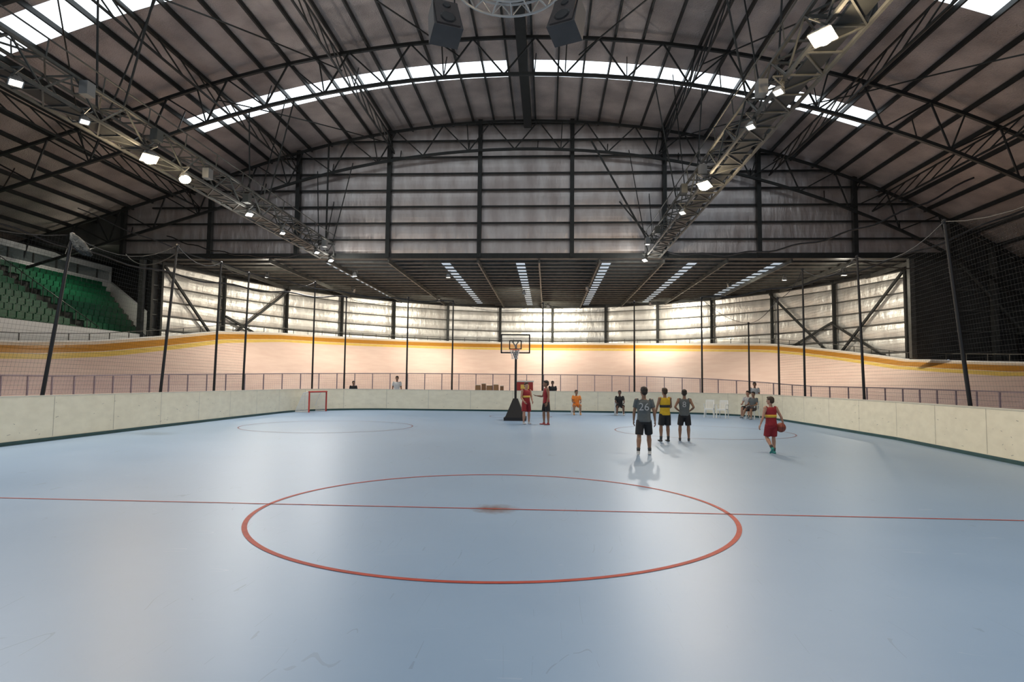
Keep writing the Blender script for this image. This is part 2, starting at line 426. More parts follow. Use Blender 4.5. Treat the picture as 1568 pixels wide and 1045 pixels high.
# ------------------------------------------------------------------ annex
W=[(-26.9,40.2),(-26.7,41),(-25.1,46.4),(-22.5,52),(-19.2,56.6),(-15.2,60.4),(-10.3,63.4),(-5,65.1),(.5,65.45),(6,64.4),(10.9,62.04),(15.3,58.6),(19.2,54),(22.1,48.9),(24.2,43),(24.7,40.25)]
ZA=9.75
b=MB();fb=MB()
cen=V((-1,50,0))
for wi,((xa,ya),(xb,yb)) in enumerate(zip(W,W[1:])):
    A=V((xa,ya,0));B=V((xb,yb,0));t=(B-A).normalized();n=V((t.y,-t.x,0))
    if n.dot(cen-A)<0:n=-n
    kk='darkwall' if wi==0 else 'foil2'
    for j in range(4):
        p=A.lerp(B,j/4);q=A.lerp(B,(j+1)/4)
        st2=1.0;z=0
        while z<ZA-.01:
            z1=min(ZA,z+.2)
            f=lambda z:.05*abs(math.sin(math.pi*z/st2))
            b.quad(p+n*f(z)+V((0,0,z)),q+n*f(z)+V((0,0,z)),q+n*f(z1)+V((0,0,z1)),p+n*f(z1)+V((0,0,z1)),kk);z=z1
    for z in range(1,10):fb.strut(A+n*.12+V((0,0,z)),B+n*.12+V((0,0,z)),.05,'steel2',d=.07)
    fb.strut(A+n*.25,A+n*.25+V((0,0,ZA)),.22,'steel')
    fb.strut(A+n*.2+V((0,0,ZA-.15)),B+n*.2+V((0,0,ZA-.15)),.3,'steel')
def diag(i,flip,z0=4.6,z1=9.4):
    A=V((*W[i],0));B=V((*W[i+1],0));n=(cen-(A+B)/2).normalized()*.35
    if flip:z0,z1=z1,z0
    fb.strut(A+n+V((0,0,z0)),B+n+V((0,0,z1)),.15,'steel')
diag(1,True,3.5,9.4);diag(2,False);diag(2,True,4,6.5);diag(13,False,3.4);diag(12,True,3.8,9.4);diag(12,False,3.8,6.5);diag(13,True,2.8,6.4)
o=b.obj('wall_back',smooth=True);fb.obj('back_wall_steel_frame')
b=MB()
c=[(x,y,ZA) for x,y in W];b.add(c,[tuple(range(len(c)))],'ceil')
def ell_y(x):
    d=(x+1)/26.3
    return 33+32.3*math.sqrt(max(0,1-d*d))
for x in(-22.5,-18.5,-14.5,-10.5,-4.6,-.6,3.3,7.4,11.4,15.4,19.4,23):
    if ell_y(x)>40.5:b.strut((x,40,ZA-.22),(x,ell_y(x),ZA-.22),.10,'steel2',d=.26)
y=41.2
while y<65:
    dd=math.sqrt(max(0,1-((y-33)/32.3)**2))*26.3
    b.strut((-1-dd,y,ZA-.06),(-1+dd,y,ZA-.06),.08,'steel2',d=.12);y+=1.3
for x in(-15,-7.0,-1.9,3.9,9.6,15.2):
    y=41.4
    while y<ell_y(x)-1.2:
        b.quad((x-.3,y,ZA-.02),(x+.3,y,ZA-.02),(x+.3,y+1.1,ZA-.02),(x-.3,y+1.1,ZA-.02),'sky2');y+=1.3
b.obj('ceiling_annex')
# ------------------------------------------------------------------ grandstand left
b=MB()
rows=10
yend=lambda i:42.2+i*.5
for i in range(rows):
    x=-27.6-i*.74;z=3.9+i*.49;y1=yend(i)
    b.box((x-.37,(12+y1)/2,z/2),(.74,y1-12,z),'conc')
b.box((-27.15,27.1,2.3),(.15,30.2,4.6),'white')
xa,ya,xb,yb=-27.2,42.1,-34.9,47.4
b.add([(xa,ya,3.9),(xa+.1,ya+.2,3.9),(xb+.1,yb+.2,7.6),(xb,yb,7.6),(xa,ya,5.5),(xa+.1,ya+.2,5.5),(xb+.1,yb+.2,9.3),(xb,yb,9.3)],[(0,3,2,1),(4,5,6,7),(0,1,5,4),(2,3,7,6),(0,4,7,3),(1,2,6,5)],'white')
for yy in(27.2,36.7):
    for i in range(rows):
        p0=V((-27.6-i*.74,yy,3.9+i*.49));b.strut(p0,p0+V((0,0,.9)),.04,'steel2')
        if i:b.strut(p0+V((0,0,.9)),q0_+V((0,0,.9)),.04,'steel2')
        q0_=p0
b.obj('grandstand')
b=MB()
for i in range(rows):
    x=-27.9-i*.74;z=3.9+i*.49
    y=12.6
    while y<yend(i)-.5:
        if not(26.6<y<27.8) and not (36.2<y<37.2):
            b.box((x,y,z+.42),(.42,.46,.05),'green')
            b.box((x-.22,y,z+.62),(.05,.46,.42),'green')
            b.box((x-.05,y,z+.2),(.06,.3,.4),'steel2')
        y+=.55
b.obj('stadium_seats')
b=MB()
b.box((-36.8,28.7,8.6),(3.8,37.6,.2),'white')
b.box((-34.95,28.7,9.0),(.15,37.6,.8),'white')
b.box((-34.95,28.7,10.3),(.15,37.6,.4),'white')
b.quad((-35.0,10,9.4),(-35.0,47.4,9.4),(-35.0,47.4,10.1),(-35.0,10,10.1),'glassc')
b.box((-38.4,28.7,9.5),(.1,37.6,1.8),'conc')
for y in range(10,48,2):b.box((-34.95,y,9.8),(.1,.08,.9),'steel2')
b.box((-36.8,28.7,10.53),(3.8,37.6,.06),'steel')
b.box((-36.8,47.5,9.5),(3.8,.12,2.0),'white')
b.obj('viewing_box')
# ------------------------------------------------------------------ net poles and nets
def npole(x,y,h,lx=0,ly=0,r=.055):
    b=MB();b.tube([(x,y,0),(x+lx*.5,y+ly*.5,h*.5),(x+lx,y+ly,h)],[r,r*.9,r*.7],'black',8)
    b.box((x,y,.02),(.25,.25,.04),'black');b.ball((x+lx,y+ly,h),.07,'black',8,6)
    b.obj('net_pole',smooth=False)
poles=[(-13.9,9.5,5.6,.7,0),(-13.9,16.3,5.6,.75,0),(-13.95,21.7,6.5,.45,0),(-14,25.5,6.6,.1,0),(-14,28,6.6,.1,0),(-13.2,34.4,7.2,0,0),(-12.0,36.3,6.6,0,0),(-8.3,36.4,6.6,0,0),(-5.6,36.4,6.4,0,0),(-.3,36.4,6.3,0,0),(5,36.4,6.4,0,0),(8.8,36.2,6.6,0,0),(10.9,34.5,5.0,0,0),(11.5,31.8,6.0,0,0),(11.5,28.7,6.9,0,0),(11.5,23.4,6.4,-.15,0),(11.0,16.8,6.0,-.6,0),(10.4,9.5,6.0,-.6,0)]
for p in poles:npole(*p)
b=MB();s=0
tops=[V((p[0]+p[3],p[1],p[2])) for p in poles];bots=[V((p[0],p[1],1.2)) for p in poles]
for i in range(len(poles)-1):
    n=8;d=(tops[i+1]-tops[i]).length
    for j in range(n):
        def P(t):
            q=tops[i].lerp(tops[i+1],t);q.z-=.5*4*t*(1-t)*min(1,d/5);r=bots[i].lerp(bots[i+1],t);return q,r
        a,a2=P(j/n);c,c2=P((j+1)/n)
        b.strut(a,c,.02,'black')
        if tops[i].y<33.9 and tops[i+1].y<33.9: 
            b.quad(a2,c2,c,a,'net',[(s+d*j/n,a2.z),(s+d*(j+1)/n,c2.z),(s+d*(j+1)/n,c.z),(s+d*j/n,a.z)])
    s+=d
b.obj('safety_net')
# gathered net bundle hanging from the leaning pole
b=MB()
c0=V((-13.12,16.25,5.62))
b.tube([c0,c0+V((.08,0,-.14)),c0+V((.22,.02,-.32)),c0+V((.40,.02,-.50)),c0+V((.60,0,-.60))],[.03,.12,.16,.13,.03],'bag',9)
for k_ in(-1,0,1):
    b.tube([c0+V((0,.05*k_,0)),c0+V((.10,.12*k_,-.18)),c0+V((.30,.13*k_,-.46)),c0+V((.5,.08*k_,-.62))],[.02,.06,.07,.02],'bag',7)
b.strut(c0,(-13.15,16.3,5.62),.03,'black')
b.obj('net_bundle',smooth=True)
b=MB()
def cable(p,q,sag,r=.03,n=20,wav=0):
    p=V(p);q=V(q);pts=[]
    for i in range(n+1):
        t=i/n;a=p.lerp(q,t);a.z-=sag*4*t*(1-t)-wav*math.sin(t*40);pts.append(a)
    b.tube(pts,r,'black',6)
cable((-27,24,9.5),(-12.0,36.3,6.6),1.0,.04,40,.08)
cable((-24,30,10.3),(-5.6,36.4,6.4),1.2,.03,40,.05)
cable((26,26,12.5),(8.8,36.2,6.6),1.5,.04,40,.08)
cable((22,33,12.5),(6.5,38.6,9.9),1.6,.05,40,.08)
cable((-13.4,21.7,6.3),(-27,38,9.6),.6,.025)
cable((11.2,23.4,6.3),(25,38,9.6),.6,.025)
cable((-25,39,11),(-14.2,39,10.0),.8,.04,30,.06)
b.obj('hanging_cables')
# ------------------------------------------------------------------ lighting trusses
def gantry(x,y0,y1,z):
    b=MB();w=.45
    C=[(x-w,z-.45),(x+w,z-.45),(x-w,z+.45),(x+w,z+.45)]
    for cx,cz in C:b.strut((cx,y0,cz),(cx,y1,cz),.08,'steel2')
    y=y0;i=0
    while y<y1-.1:
        y2=min(y+1.1,y1)
        e=i%2
        for s_ in(-1,1):
            b.strut((x+s_*w,y,z+(.45 if e else -.45)),(x+s_*w,y2,z+(-.45 if e else .45)),.045,'steel2')
        b.strut((x-w if e else x+w,y,z+.45),(x+w if e else x-w,y2,z+.45),.045,'steel2')
        b.strut((x-w if e else x+w,y,z-.45),(x+w if e else x-w,y2,z-.45),.045,'steel2')
        for cz in(-.45,.45):b.strut((x-w,y,z+cz),(x+w,y,z+cz),.05,'steel2')
        if i%3==1:
            s_=random.choice((-1,1));b.box((x+s_*.62,y+.3,z-.2+random.random()*.4),(.26,.34,.4),'house' if i%2 else 'steel2')
        y=y2;i+=1
    b.box((x,(y0+y1)/2,z-.42),(.5,y1-y0,.04),'steel')
    for s_ in(-1,1):b.strut((x+s_*.55,y0,z+.95),(x+s_*.55,y1,z+.95),.035,'steel2')
    yy=y0
    while yy<y1:
        for s_ in(-1,1):b.strut((x+s_*.5,yy,z+.45),(x+s_*.55,yy,z+.95),.03,'steel2')
        yy+=2.2
    for yy in(-2,8.5,19,29.5,38.8):
        for s_ in(-1,1):
            top=arc(x+s_*1.2,yy,2.1);b.strut((x+s_*w,yy,z+.4),top,.05,'steel')
        b.strut((x,yy,z+.4),arc(x,yy+2.5,.5),.04,'steel')
    b.obj('lighting_truss')
gantry(-14.3,-4,39.2,10.0);gantry(6.5,-4,39.2,10.0)
b=MB()
b.strut((2.6,38.6,17.0),(6.2,38.6,10.4),.1,'steel');b.strut((4.4,38.6,13.0),(6.5,38.6,10.4),.07,'steel')
b.strut((-14.2,38.6,17),(-14.2,38.6,10.4),.09,'steel')
b.obj('truss_hangers')
# floodlights: rectangular reflector head on a yoke
def flood(x,y,z,tx,power,lens='lampc',size=.42,cool=(1,.97,.93),ty=0,spread=2.6,name='floodlight',glow=0):
    e=empty(name,(x,y,z));b=MB()
    d=V((tx,ty,-1)).normalized();R=d.to_track_quat('-Z','Y').to_matrix()
    w,dp=size,size*.7
    def loop(sx,sy,zz):return [R@V((i*sx/2,j*sy/2,zz)) for i,j in((-1,-1),(1,-1),(1,1),(-1,1))]
    A=loop(w,dp,0);B=loop(w*.75,dp*.7,.16);C=loop(w*.5,dp*.5,.26)
    b.add(A+B+C,[(0,1,5,4),(1,2,6,5),(2,3,7,6),(3,0,4,7),(4,5,9,8),(5,6,10,9),(6,7,11,10),(7,4,8,11),(8,9,10,11)],'house')
    b.add(loop(w*.94,dp*.92,.01),[(3,2,1,0)],lens)
    for i in range(4):b.strut(A[i],A[(i+1)%4],.03,'house')
    b.tube([R@V((0,0,.25)),R@V((0,0,.36))],.07,'steel2',10)
    for s_ in(-1,1):b.strut(R@V((s_*w*.56,0,.08)),V((s_*w*.56,0,.42)),.03,'steel2')
    b.strut((-w*.56,0,.42),(w*.56,0,.42),.04,'steel2')
    if lens=='lampw':
        b.ball(R@V((0,0,-.06)),(.21,.16,.15),'lampw',14,10)
    b.obj('lamp_body',parent=e,smooth=False)
    if power:
        l=bpy.data.lights.new('lamp',type='AREA');l.shape='RECTANGLE';l.size=w;l.size_y=dp;l.energy=power;l.color=cool;l.spread=spread
        lo=bpy.data.objects.new('lamp',l);COL.objects.link(lo);lo.parent=e;lo.rotation_euler=R.to_euler();lo.location=R@V((0,0,-.03))
    if glow:
        l=bpy.data.lights.new('added_fill',type='POINT');l.shadow_soft_size=.15;l.energy=glow;l.color=cool  # extra point light hung below the lens, added to brighten roof and gable
        lo=bpy.data.objects.new('added_fill',l);COL.objects.link(lo);lo.parent=e;lo.location=R@V((0,0,-.38))
warm=(1,.76,.50)
CC=(1,.97,.93)
for y,p,w,g,sz in((14.8,330,0,0,.3),(17.2,0,0,0,.25),(20.2,430,1,420,.5),(22.3,0,1,0,.3),(27.4,350,0,170,.28),(31,0,0,0,.25),(35.8,310,0,0,.28),(38.2,0,0,330,.28),(8,230,0,0,.3),(0,120,0,230,.3)):
    flood(-13.7,y,9.2,.45,p,'lampw' if w else 'lampc',sz,warm if w else CC,ty=-.35,glow=g)
for y,p,w,g,sz in((13.4,360,1,420,.5),(16.0,0,0,0,.25),(18.2,0,0,0,.25),(23.6,430,1,420,.5),(27.5,280,0,0,.28),(38.2,310,0,330,.3),(6,230,0,0,.3),(-1,100,0,230,.3)):
    flood(5.9,y,9.2,-.45,p,'lampw' if w else 'lampc',sz,warm if w else CC,ty=-.35,glow=g)
for x,y,p,g in((19.5,42,280,120),(-2,51,380,0),(9.5,58,420,0),(3.1,48.7,0,0),(-20,43,280,120),(-13.5,42.5,0,0),(-10,56,420,0),(13.5,47,330,0),(-7,43,0,0),(16.4,44,0,0),(-16,50,380,0),(0,60,420,0),(-31,40,90,50),(-31,28,60,0)):  # last two, over the left stand, are added to brighten seats and box
    d=V((x+1,y-45,0));d=d.normalized()*.55 if y>46 else V((0,0,0))
    flood(x,y,8.95 if x>-30 else 10.2,d.x,p,'lampc',.30,(1,.93,.78),ty=d.y,spread=3.1,name='high_bay_and_fill_lamp',glow=g)
# ------------------------------------------------------------------ speaker cluster and hung ring truss
b=MB();cx,cy,cz=-.95,13.6,10.7
for rr,z in((1.25,cz),(1.25,cz+.3),(.8,cz+.1)):
    b.tube([(cx+rr*math.cos(2*math.pi*i/32),cy+rr*math.sin(2*math.pi*i/32),z) for i in range(33)],.03,'pipe',6)
for i in range(16):
    a=2*math.pi*i/16;a2=2*math.pi*(i+.5)/16
    p=lambda r,an,z:(cx+r*math.cos(an),cy+r*math.sin(an),z)
    b.strut(p(1.25,a,cz),p(1.25,a2,cz+.3),.025,'pipe');b.strut(p(1.25,a2,cz+.3),p(1.25,2*math.pi*(i+1)/16,cz),.025,'pipe')
    b.strut(p(.8,a,cz+.1),p(1.25,a,cz),.025,'pipe')
for a in(0,1.57,3.14,4.71):b.strut((cx+1.2*math.cos(a),cy+1.2*math.sin(a),cz+.3),(cx+.3*math.cos(a),cy+.3*math.sin(a),17),.03,'steel')
b.obj('hung_ring_truss')
for sx in(-1,1):
    b=MB();x=cx+sx*1.30+.02
    R=Matrix.Rotation(sx*-.42,3,'Z')@Matrix.Rotation(math.radians(-24),3,'X')
    c0=V((x,12.6,9.22))
    b.box(c0,(.62,.5,.86),'spk',M3=R,taper=.86)
    b.box(c0+R@V((0,-.255,-.02)),(.50,.03,.70),'grille',M3=R)
    for dz,r in((-.17,.17),(.2,.09)):
        c=c0+R@V((0,-.272,dz));b.tube([c,c+R@V((0,-.02,0))],[r,r*.8],'black',16)
    for s_ in(-1,1):b.strut(c0+V((s_*.2,.1,.3)),c0+V((s_*.1,.5,1.6)),.03,'steel')
    b.strut((x,13.1,10.6),(x,13.5,16.5),.05,'steel')
    b.obj('loudspeaker')
# ------------------------------------------------------------------ basketball hoop
e=empty('basketball_hoop',(-1.4,27.4,0))
b=MB();b.box((0,.15,.07),(.95,1.3,.14),'black');b.add([(-.42,-.5,.14),(.42,-.5,.14),(.42,.7,.14),(-.42,.7,.14),(-.1,-.12,.95),(.1,-.12,.95),(.1,.12,.95),(-.1,.12,.95)],[(0,1,5,4),(1,2,6,5),(2,3,7,6),(3,0,4,7),(4,5,6,7)],'black')
for sx in(-.38,.38):b.tube([(sx-.05,.8,.08),(sx+.05,.8,.08)],.08,'steel2',12)
b.obj('base',e)
b=MB();b.tube([(0,0,.6),(0,0,3.3)],[.055,.05],'black',12)
b.strut((0,0,2.6),(-.12,-.45,3.05),.04,'black');b.strut((0,0,3.2),(-.12,-.5,3.4),.04,'black');b.strut((0,0,2.7),(.12,-.45,3.05),.04,'black');b.strut((0,0,3.3),(.12,-.5,3.4),.04,'black')
b.obj('pole',e)
b=MB();y=-.5
b.box((0,y,3.32),(1.2,.02,.78),'acrylic')
for z in(2.93,3.71):b.box((0,y,z),(1.26,.05,.055),'black')
for x in(-.61,.61):b.box((x,y,3.32),(.055,.05,.8),'black')
for z in(3.10,3.45):b.box((0,y-.02,z),(.5,.02,.045),'black')
for x in(-.25,.25):b.box((x,y-.02,3.27),(.045,.02,.38),'black')
b.obj('backboard',e)
b=MB();b.tube([(.225*math.cos(2*math.pi*i/24),y-.4+.225*math.sin(2*math.pi*i/24),3.05) for i in range(25)],.012,'rim',6)
b.box((0,y-.09,3.04),(.15,.16,.03),'rim');b.obj('rim',e)
b=MB()
for i in range(12):
    a=2*math.pi*i/12
    for s_ in(-1,1):
        pts=[]
        for j in range(5):
            r=[.222,.19,.155,.135,.13][j];an=a+s_*j*.26;pts.append((r*math.cos(an),y-.4+r*math.sin(an),3.04-j*.1))
        b.tube(pts,.006,'netw',4)
b.obj('hoop_net',e)
# ------------------------------------------------------------------ goal
e=empty('hockey_goal',(-12.25,31.6,0),math.atan2(1.5,.35))
b=MB();w=1.55
b.tube([(0,0,0),(0,0,1.05)],.04,'goalred',10);b.tube([(w,0,0),(w,0,1.05)],.04,'goalred',10);b.tube([(-.04,0,1.05),(w+.04,0,1.05)],.04,'goalred',10);b.obj('front_frame',e)
b=MB();d=.8
b.tube([(0,0,.02),(0,d,.02),(w,d,.02),(w,0,.02)],.02,'white',6);b.tube([(0,0,1.05),(0,.35,1.0),(0,d,.04)],.018,'white',6);b.tube([(w,0,1.05),(w,.35,1.0),(w,d,.04)],.018,'white',6);b.tube([(0,.35,1.0),(w,.35,1.0)],.018,'white',6);b.obj('rear_frame',e)
b=MB()
b.quad((0,0,1.05),(w,0,1.05),(w,.35,1.0),(0,.35,1.0),'gnet',[(0,0),(w,0),(w,.35),(0,.35)])
b.quad((0,.35,1.0),(w,.35,1.0),(w,d,.03),(0,d,.03),'gnet',[(0,0),(w,0),(w,1.1),(0,1.1)])
for x in(0,w):
    b.uv[len(b.f)]=[(0,0),(0,1.05),(.35,1),(.9,0)];b.add([(x,0,0),(x,0,1.05),(x,.35,1.0),(x,d,.02)],[(0,1,2,3)],'gnet')
b.obj('goal_net',e)
# ------------------------------------------------------------------ chair
def chair(x,y,rz):
    e=empty('plastic_chair',(x,y,0),rz);b=MB()
    b.box((0,0,.44),(.44,.42,.035),'chair');b.box((0,-.2,.42),(.42,.03,.07),'chair')
    b.obj('seat',e)
    b=MB()
    for sx in(-1,1):
        b.tube([(sx*.23,-.22,0),(sx*.20,-.18,.44),(sx*.235,-.18,.65)],[.022,.028,.02],'chair',6)
        b.tube([(sx*.22,.25,0),(sx*.20,.19,.44),(sx*.2,.25,.86)],[.022,.028,.02],'chair',6)
        b.box((sx*.235,0,.66),(.05,.44,.025),'chair')
    b.obj('legs_and_arms',e)
    b=MB()
    for i in range(5):b.strut((-.15+i*.075,.2,.46),(-.15+i*.075,.26,.82),.045,'chair',d=.015)
    b.box((0,.265,.84),(.42,.03,.09),'chair');b.obj('back',e)
# ------------------------------------------------------------------ people
def remesh(o,vox,smooth_it=3):
    m=o.modifiers.new('r','REMESH');m.mode='VOXEL';m.voxel_size=vox
    s=o.modifiers.new('s','SMOOTH');s.iterations=smooth_it;s.factor=.5
    dg=bpy.context.evaluated_depsgraph_get();me=bpy.data.meshes.new_from_object(o.evaluated_get(dg))
    o.modifiers.clear();old=o.data;mats=list(old.materials);o.data=me
    if not me.materials:
        for q in mats:me.materials.append(q)
    me.polygons.foreach_set('use_smooth',[True]*len(me.polygons));me.update()
cm={}
def cmat(c,rough=.75):
    k=tuple(c)
    if k not in cm:cm[k]=mat('cloth_%d'%len(cm),c,rough,var=.12,vscale=12,bump=.15,bscale=30)
    return cm[k]
SK=[mat('skin_light',(.46,.25,.17),.5,var=.1),mat('skin_tan',(.28,.15,.09),.5,var=.1),mat('skin_dark',(.14,.07,.045),.5,var=.1)]
HAIR=mat('hair_dark',(.02,.014,.01),.6,bump=.6,bscale=60);HAIRB=mat('hair_brown',(.05,.028,.015),.6,bump=.6,bscale=60)
EYE=mat('eye_white',(.6,.6,.57),.3);PUP=mat('pupil',(.02,.015,.01),.2);LIP=mat('lips',(.4,.15,.12),.5)
D={'ru':(-.16,.02,-1),'rf':(-.05,-.25,-1),'lu':(.16,.02,-1),'lf':(.05,-.25,-1),'rt':(-.04,0,-1),'rs':(-.02,.03,-1),'lt':(.04,0,-1),'ls':(.02,.03,-1),'lean':(0,0,1),'look':0}
def human(name,loc,rz,Ht,pose={},skin=0,shirt=(.5,.05,.05),shorts=(.1,.1,.1),shoes=(.05,.05,.05),hair=None,sleeve=False,trim=None,longpants=False,number=None,socks=None):
    p=dict(D);p.update(pose);h=Ht;SKIN=SK[skin]
    n=lambda k:V(p[k]).normalized()
    pel=V((0,0,.53*h));lean=n('lean')
    nb=pel+lean*(.295*h)
    shL=nb+V((.108*h,0,-.012*h));shR=nb+V((-.108*h,0,-.012*h))
    hipL=pel+V((.052*h,0,-.01*h));hipR=pel+V((-.052*h,0,-.01*h))
    J={}
    for s_,sh,hp in(('l',shL,hipL),('r',shR,hipR)):
        el=sh+n(s_+'u')*.175*h;wr=el+n(s_+'f')*.145*h
        kn=hp+n(s_+'t')*.24*h;an=kn+n(s_+'s')*.24*h
        J[s_]=(sh,el,wr,hp,kn,an)
    low=min(J['l'][5].z,J['r'][5].z)-.045*h
    e=empty(name,(loc[0],loc[1],0),rz)
    off=V((0,0,-low))
    def o(v):return v+off
    b=MB()
    def tor(t,rx,ry,fy=0):
        c=o(pel+lean*(t*h)+V((0,fy*h,0)));return(c,rx*h,ry*h)
    b.rings([tor(-.06,.05,.045),tor(-.03,.085,.06),tor(.02,.09,.062),tor(.07,.078,.052),tor(.12,.08,.052),tor(.18,.095,.06),tor(.24,.105,.06),tor(.275,.095,.05),tor(.30,.05,.035)],SKIN,24)
    hc=o(nb+V((0,-.012*h,.118*h)))
    b.tube([o(nb-lean*.03*h),o(nb+V((0,-.002*h,.05*h))),hc],[.036*h,.031*h,.033*h],SKIN,14)
    for s_ in'lr':
        sh,el,wr,hp,kn,an=[o(q) for q in J[s_]]
        sg=1 if s_=='l' else -1
        b.ball(sh,.036*h,SKIN)
        b.tube([sh+V((-sg*.03*h,0,0)),sh.lerp(el,.15),sh.lerp(el,.5),el,el.lerp(wr,.25),el.lerp(wr,.65),wr],[.032*h,.031*h,.027*h,.022*h,.0235*h,.018*h,.0145*h],SKIN,12)
        b.tube([hp+V((0,0,.03*h)),hp.lerp(kn,.2),hp.lerp(kn,.6),kn,kn.lerp(an,.28),kn.lerp(an,.7),an,an+V((0,0,-.02*h))],[.05*h,.053*h,.043*h,.032*h,.036*h,.026*h,.02*h,.021*h],SKIN,14)
    body=b.obj('body',e);remesh(body,.0125)
    hd=empty('head',hc);hd.parent=e;hd.rotation_euler=(p.get('nod',0),0,p['look'])
    k=h*1.1
    b=MB()
    b.ball((0,.006*k,.015*k),(.045*k,.056*k,.052*k),SKIN,20,14)
    b.rings([((0,-.028*k,-.062*k),.013*k,.012*k),((0,-.022*k,-.052*k),.024*k,.026*k),((0,-.012*k,-.03*k),.035*k,.04*k),((0,-.006*k,0),.041*k,.048*k),((0,0,.03*k),.04*k,.048*k)],SKIN,20)
    b.tube([(0,-.05*k,.012*k),(0,-.060*k,-.008*k),(0,-.064*k,-.018*k)],[.005*k,.007*k,.010*k],SKIN,8)
    for sx in(-1,1):
        b.ball((sx*.045*k,.008*k,-.004*k),(.006*k,.012*k,.018*k),SKIN,10,8)
        b.ball((sx*.02*k,-.047*k,.014*k),(.013*k,.006*k,.004*k),SKIN,8,6)
    ho=b.obj('face',hd);remesh(ho,.0055,2)
    b=MB()
    for sx in(-1,1):
        b.ball((sx*.0175*k,-.0465*k,.0*k),(.0065*k,.005*k,.0035*k),EYE,10,8);b.ball((sx*.0175*k,-.0505*k,.0),.0026*k,PUP,8,6)
        b.tube([(sx*.009*k,-.054*k,.014*k),(sx*.018*k,-.054*k,.017*k),(sx*.028*k,-.048*k,.014*k)],.0022*k,HAIR,6)
    b.tube([(-.013*k,-.048*k,-.034*k),(0,-.053*k,-.035*k),(.013*k,-.048*k,-.034*k)],[.002*k,.0042*k,.002*k],LIP,8)
    b.obj('eyes_and_mouth',hd,smooth=True)
    b=MB();hm=hair or HAIR
    b.ball((0,.012*k,.026*k),(.0495*k,.058*k,.052*k),hm,18,12)
    b.ball((0,.030*k,.0*k),(.043*k,.040*k,.045*k),hm,16,10)
    b.ball((0,-.028*k,.055*k),(.034*k,.026*k,.018*k),hm,14,8)
    o_=b.obj('hair',hd);remesh(o_,.007,2)
    b=MB()
    for s_ in'lr':
        sh,el,wr,hp,kn,an=[o(q) for q in J[s_]];sg=1 if s_=='l' else -1
        ax=(wr-el).normalized()
        side=V((0,-1,0));side=(side-ax*ax.dot(side))
        side=side.normalized() if side.length>.2 else V((sg*-1,0,0))
        nrm=ax.cross(side).normalized()
        if nrm.x*sg>0:nrm=-nrm
        L=.105*h
        b.tube([wr-ax*.01*h,wr+ax*.012*h,wr+ax*L*.28,wr+ax*L*.5],[(.013*h,.010*h),(.018*h,.010*h),(.024*h,.010*h),(.023*h,.009*h)],SKIN,12,flat=side)
        curl=p.get('curl',.5)
        for i,(of,ln) in enumerate(((.017,.42),(.006,.48),(-.006,.45),(-.016,.36))):
            q0=wr+ax*L*.45+side*of*h;d1=(ax*math.cos(curl*.6)+nrm*math.sin(curl*.6));q1=q0+d1*L*ln*.5
            d2=(ax*math.cos(curl*1.5)+nrm*math.sin(curl*1.5));q2=q1+d2*L*ln*.5
            b.tube([q0,q1,q2],[.0058*h,.0052*h,.0042*h],SKIN,7)
        q0=wr+ax*L*.15+side*.016*h;q1=q0+(side*.7+ax*.7+nrm*.2).normalized()*L*.24;q2=q1+(ax+nrm*.4).normalized()*L*.2
        b.tube([q0,q1,q2],[.0085*h,.007*h,.005*h],SKIN,7)
    b.obj('hands',e,smooth=True)
    b=MB();sm=cmat(shirt)
    b.rings([tor(-.035,.108,.078),tor(.0,.105,.076),tor(.05,.098,.07),tor(.1,.097,.066),tor(.16,.103,.068),tor(.22,.11,.068),tor(.265,.104,.058),tor(.288,.072,.045),tor(.302,.042,.038)],sm,28,2.3)
    for s_ in'lr':
        sh,el,wr,hp,kn,an=[o(q) for q in J[s_]];sg=1 if s_=='l' else -1
        if sleeve:
            b.tube([sh+V((-sg*.03*h,0,0)),sh,sh.lerp(el,.25),sh.lerp(el,.62)],[.038*h,.040*h,.038*h,.037*h],sm,14)
        else:
            b.ball(sh+V((-sg*.018*h,0,.004*h)),(.03*h,.034*h,.036*h),sm,12,8)
    so=b.obj('shirt',e);remesh(so,.011)
    if trim:
        b=MB();tm=cmat(trim)
        b.rings([tor(.115,.1005,.0702),tor(.14,.1035,.072),tor(.165,.107,.0725)],tm,28,2.3);b.obj('shirt_band',e,smooth=True)
    b=MB();pm=cmat(shorts)
    b.rings([tor(-.07,.088,.07),tor(-.04,.1,.075),tor(.0,.1,.073),tor(.04,.092,.067)],pm,24,2.2)
    for s_ in'lr':
        sh,el,wr,hp,kn,an=[o(q) for q in J[s_]]
        if longpants:b.tube([hp,hp.lerp(kn,.3),kn,kn.lerp(an,.5),kn.lerp(an,.93)],[.062*h,.062*h,.048*h,.042*h,.036*h],pm,16)
        else:b.tube([hp,hp.lerp(kn,.3),hp.lerp(kn,.9)],[.062*h,.064*h,.060*h],pm,16)
    so=b.obj('shorts',e);remesh(so,.011)
    b=MB();sh_=cmat(shoes,.5)
    for s_ in'lr':
        kn,an=o(J[s_][4]),o(J[s_][5]);shin=(an-kn).normalized()
        fd=V((0,-1,0));fd=(fd-shin*fd.dot(shin)).normalized()
        if an.z-.045*h<.02:fd=V((0,-1,0));dn=V((0,0,-1))
        else:dn=shin
        heel=an+dn*.03*h-fd*.028*h
        b.tube([heel-fd*.008*h,heel,heel+fd*.04*h,heel+fd*.09*h,heel+fd*.125*h,heel+fd*.14*h],[(.016*h,.010*h),(.021*h,.015*h),(.023*h,.015*h),(.027*h,.014*h),(.024*h,.0125*h),(.012*h,.008*h)],sh_,14,flat=fd.cross(dn))
        b.tube([an-dn*.015*h,an+dn*.03*h+fd*.01*h],[(.026*h,.026*h),(.025*h,.034*h)],sh_,14,flat=fd.cross(dn))
    so=b.obj('shoes',e);remesh(so,.008,2)
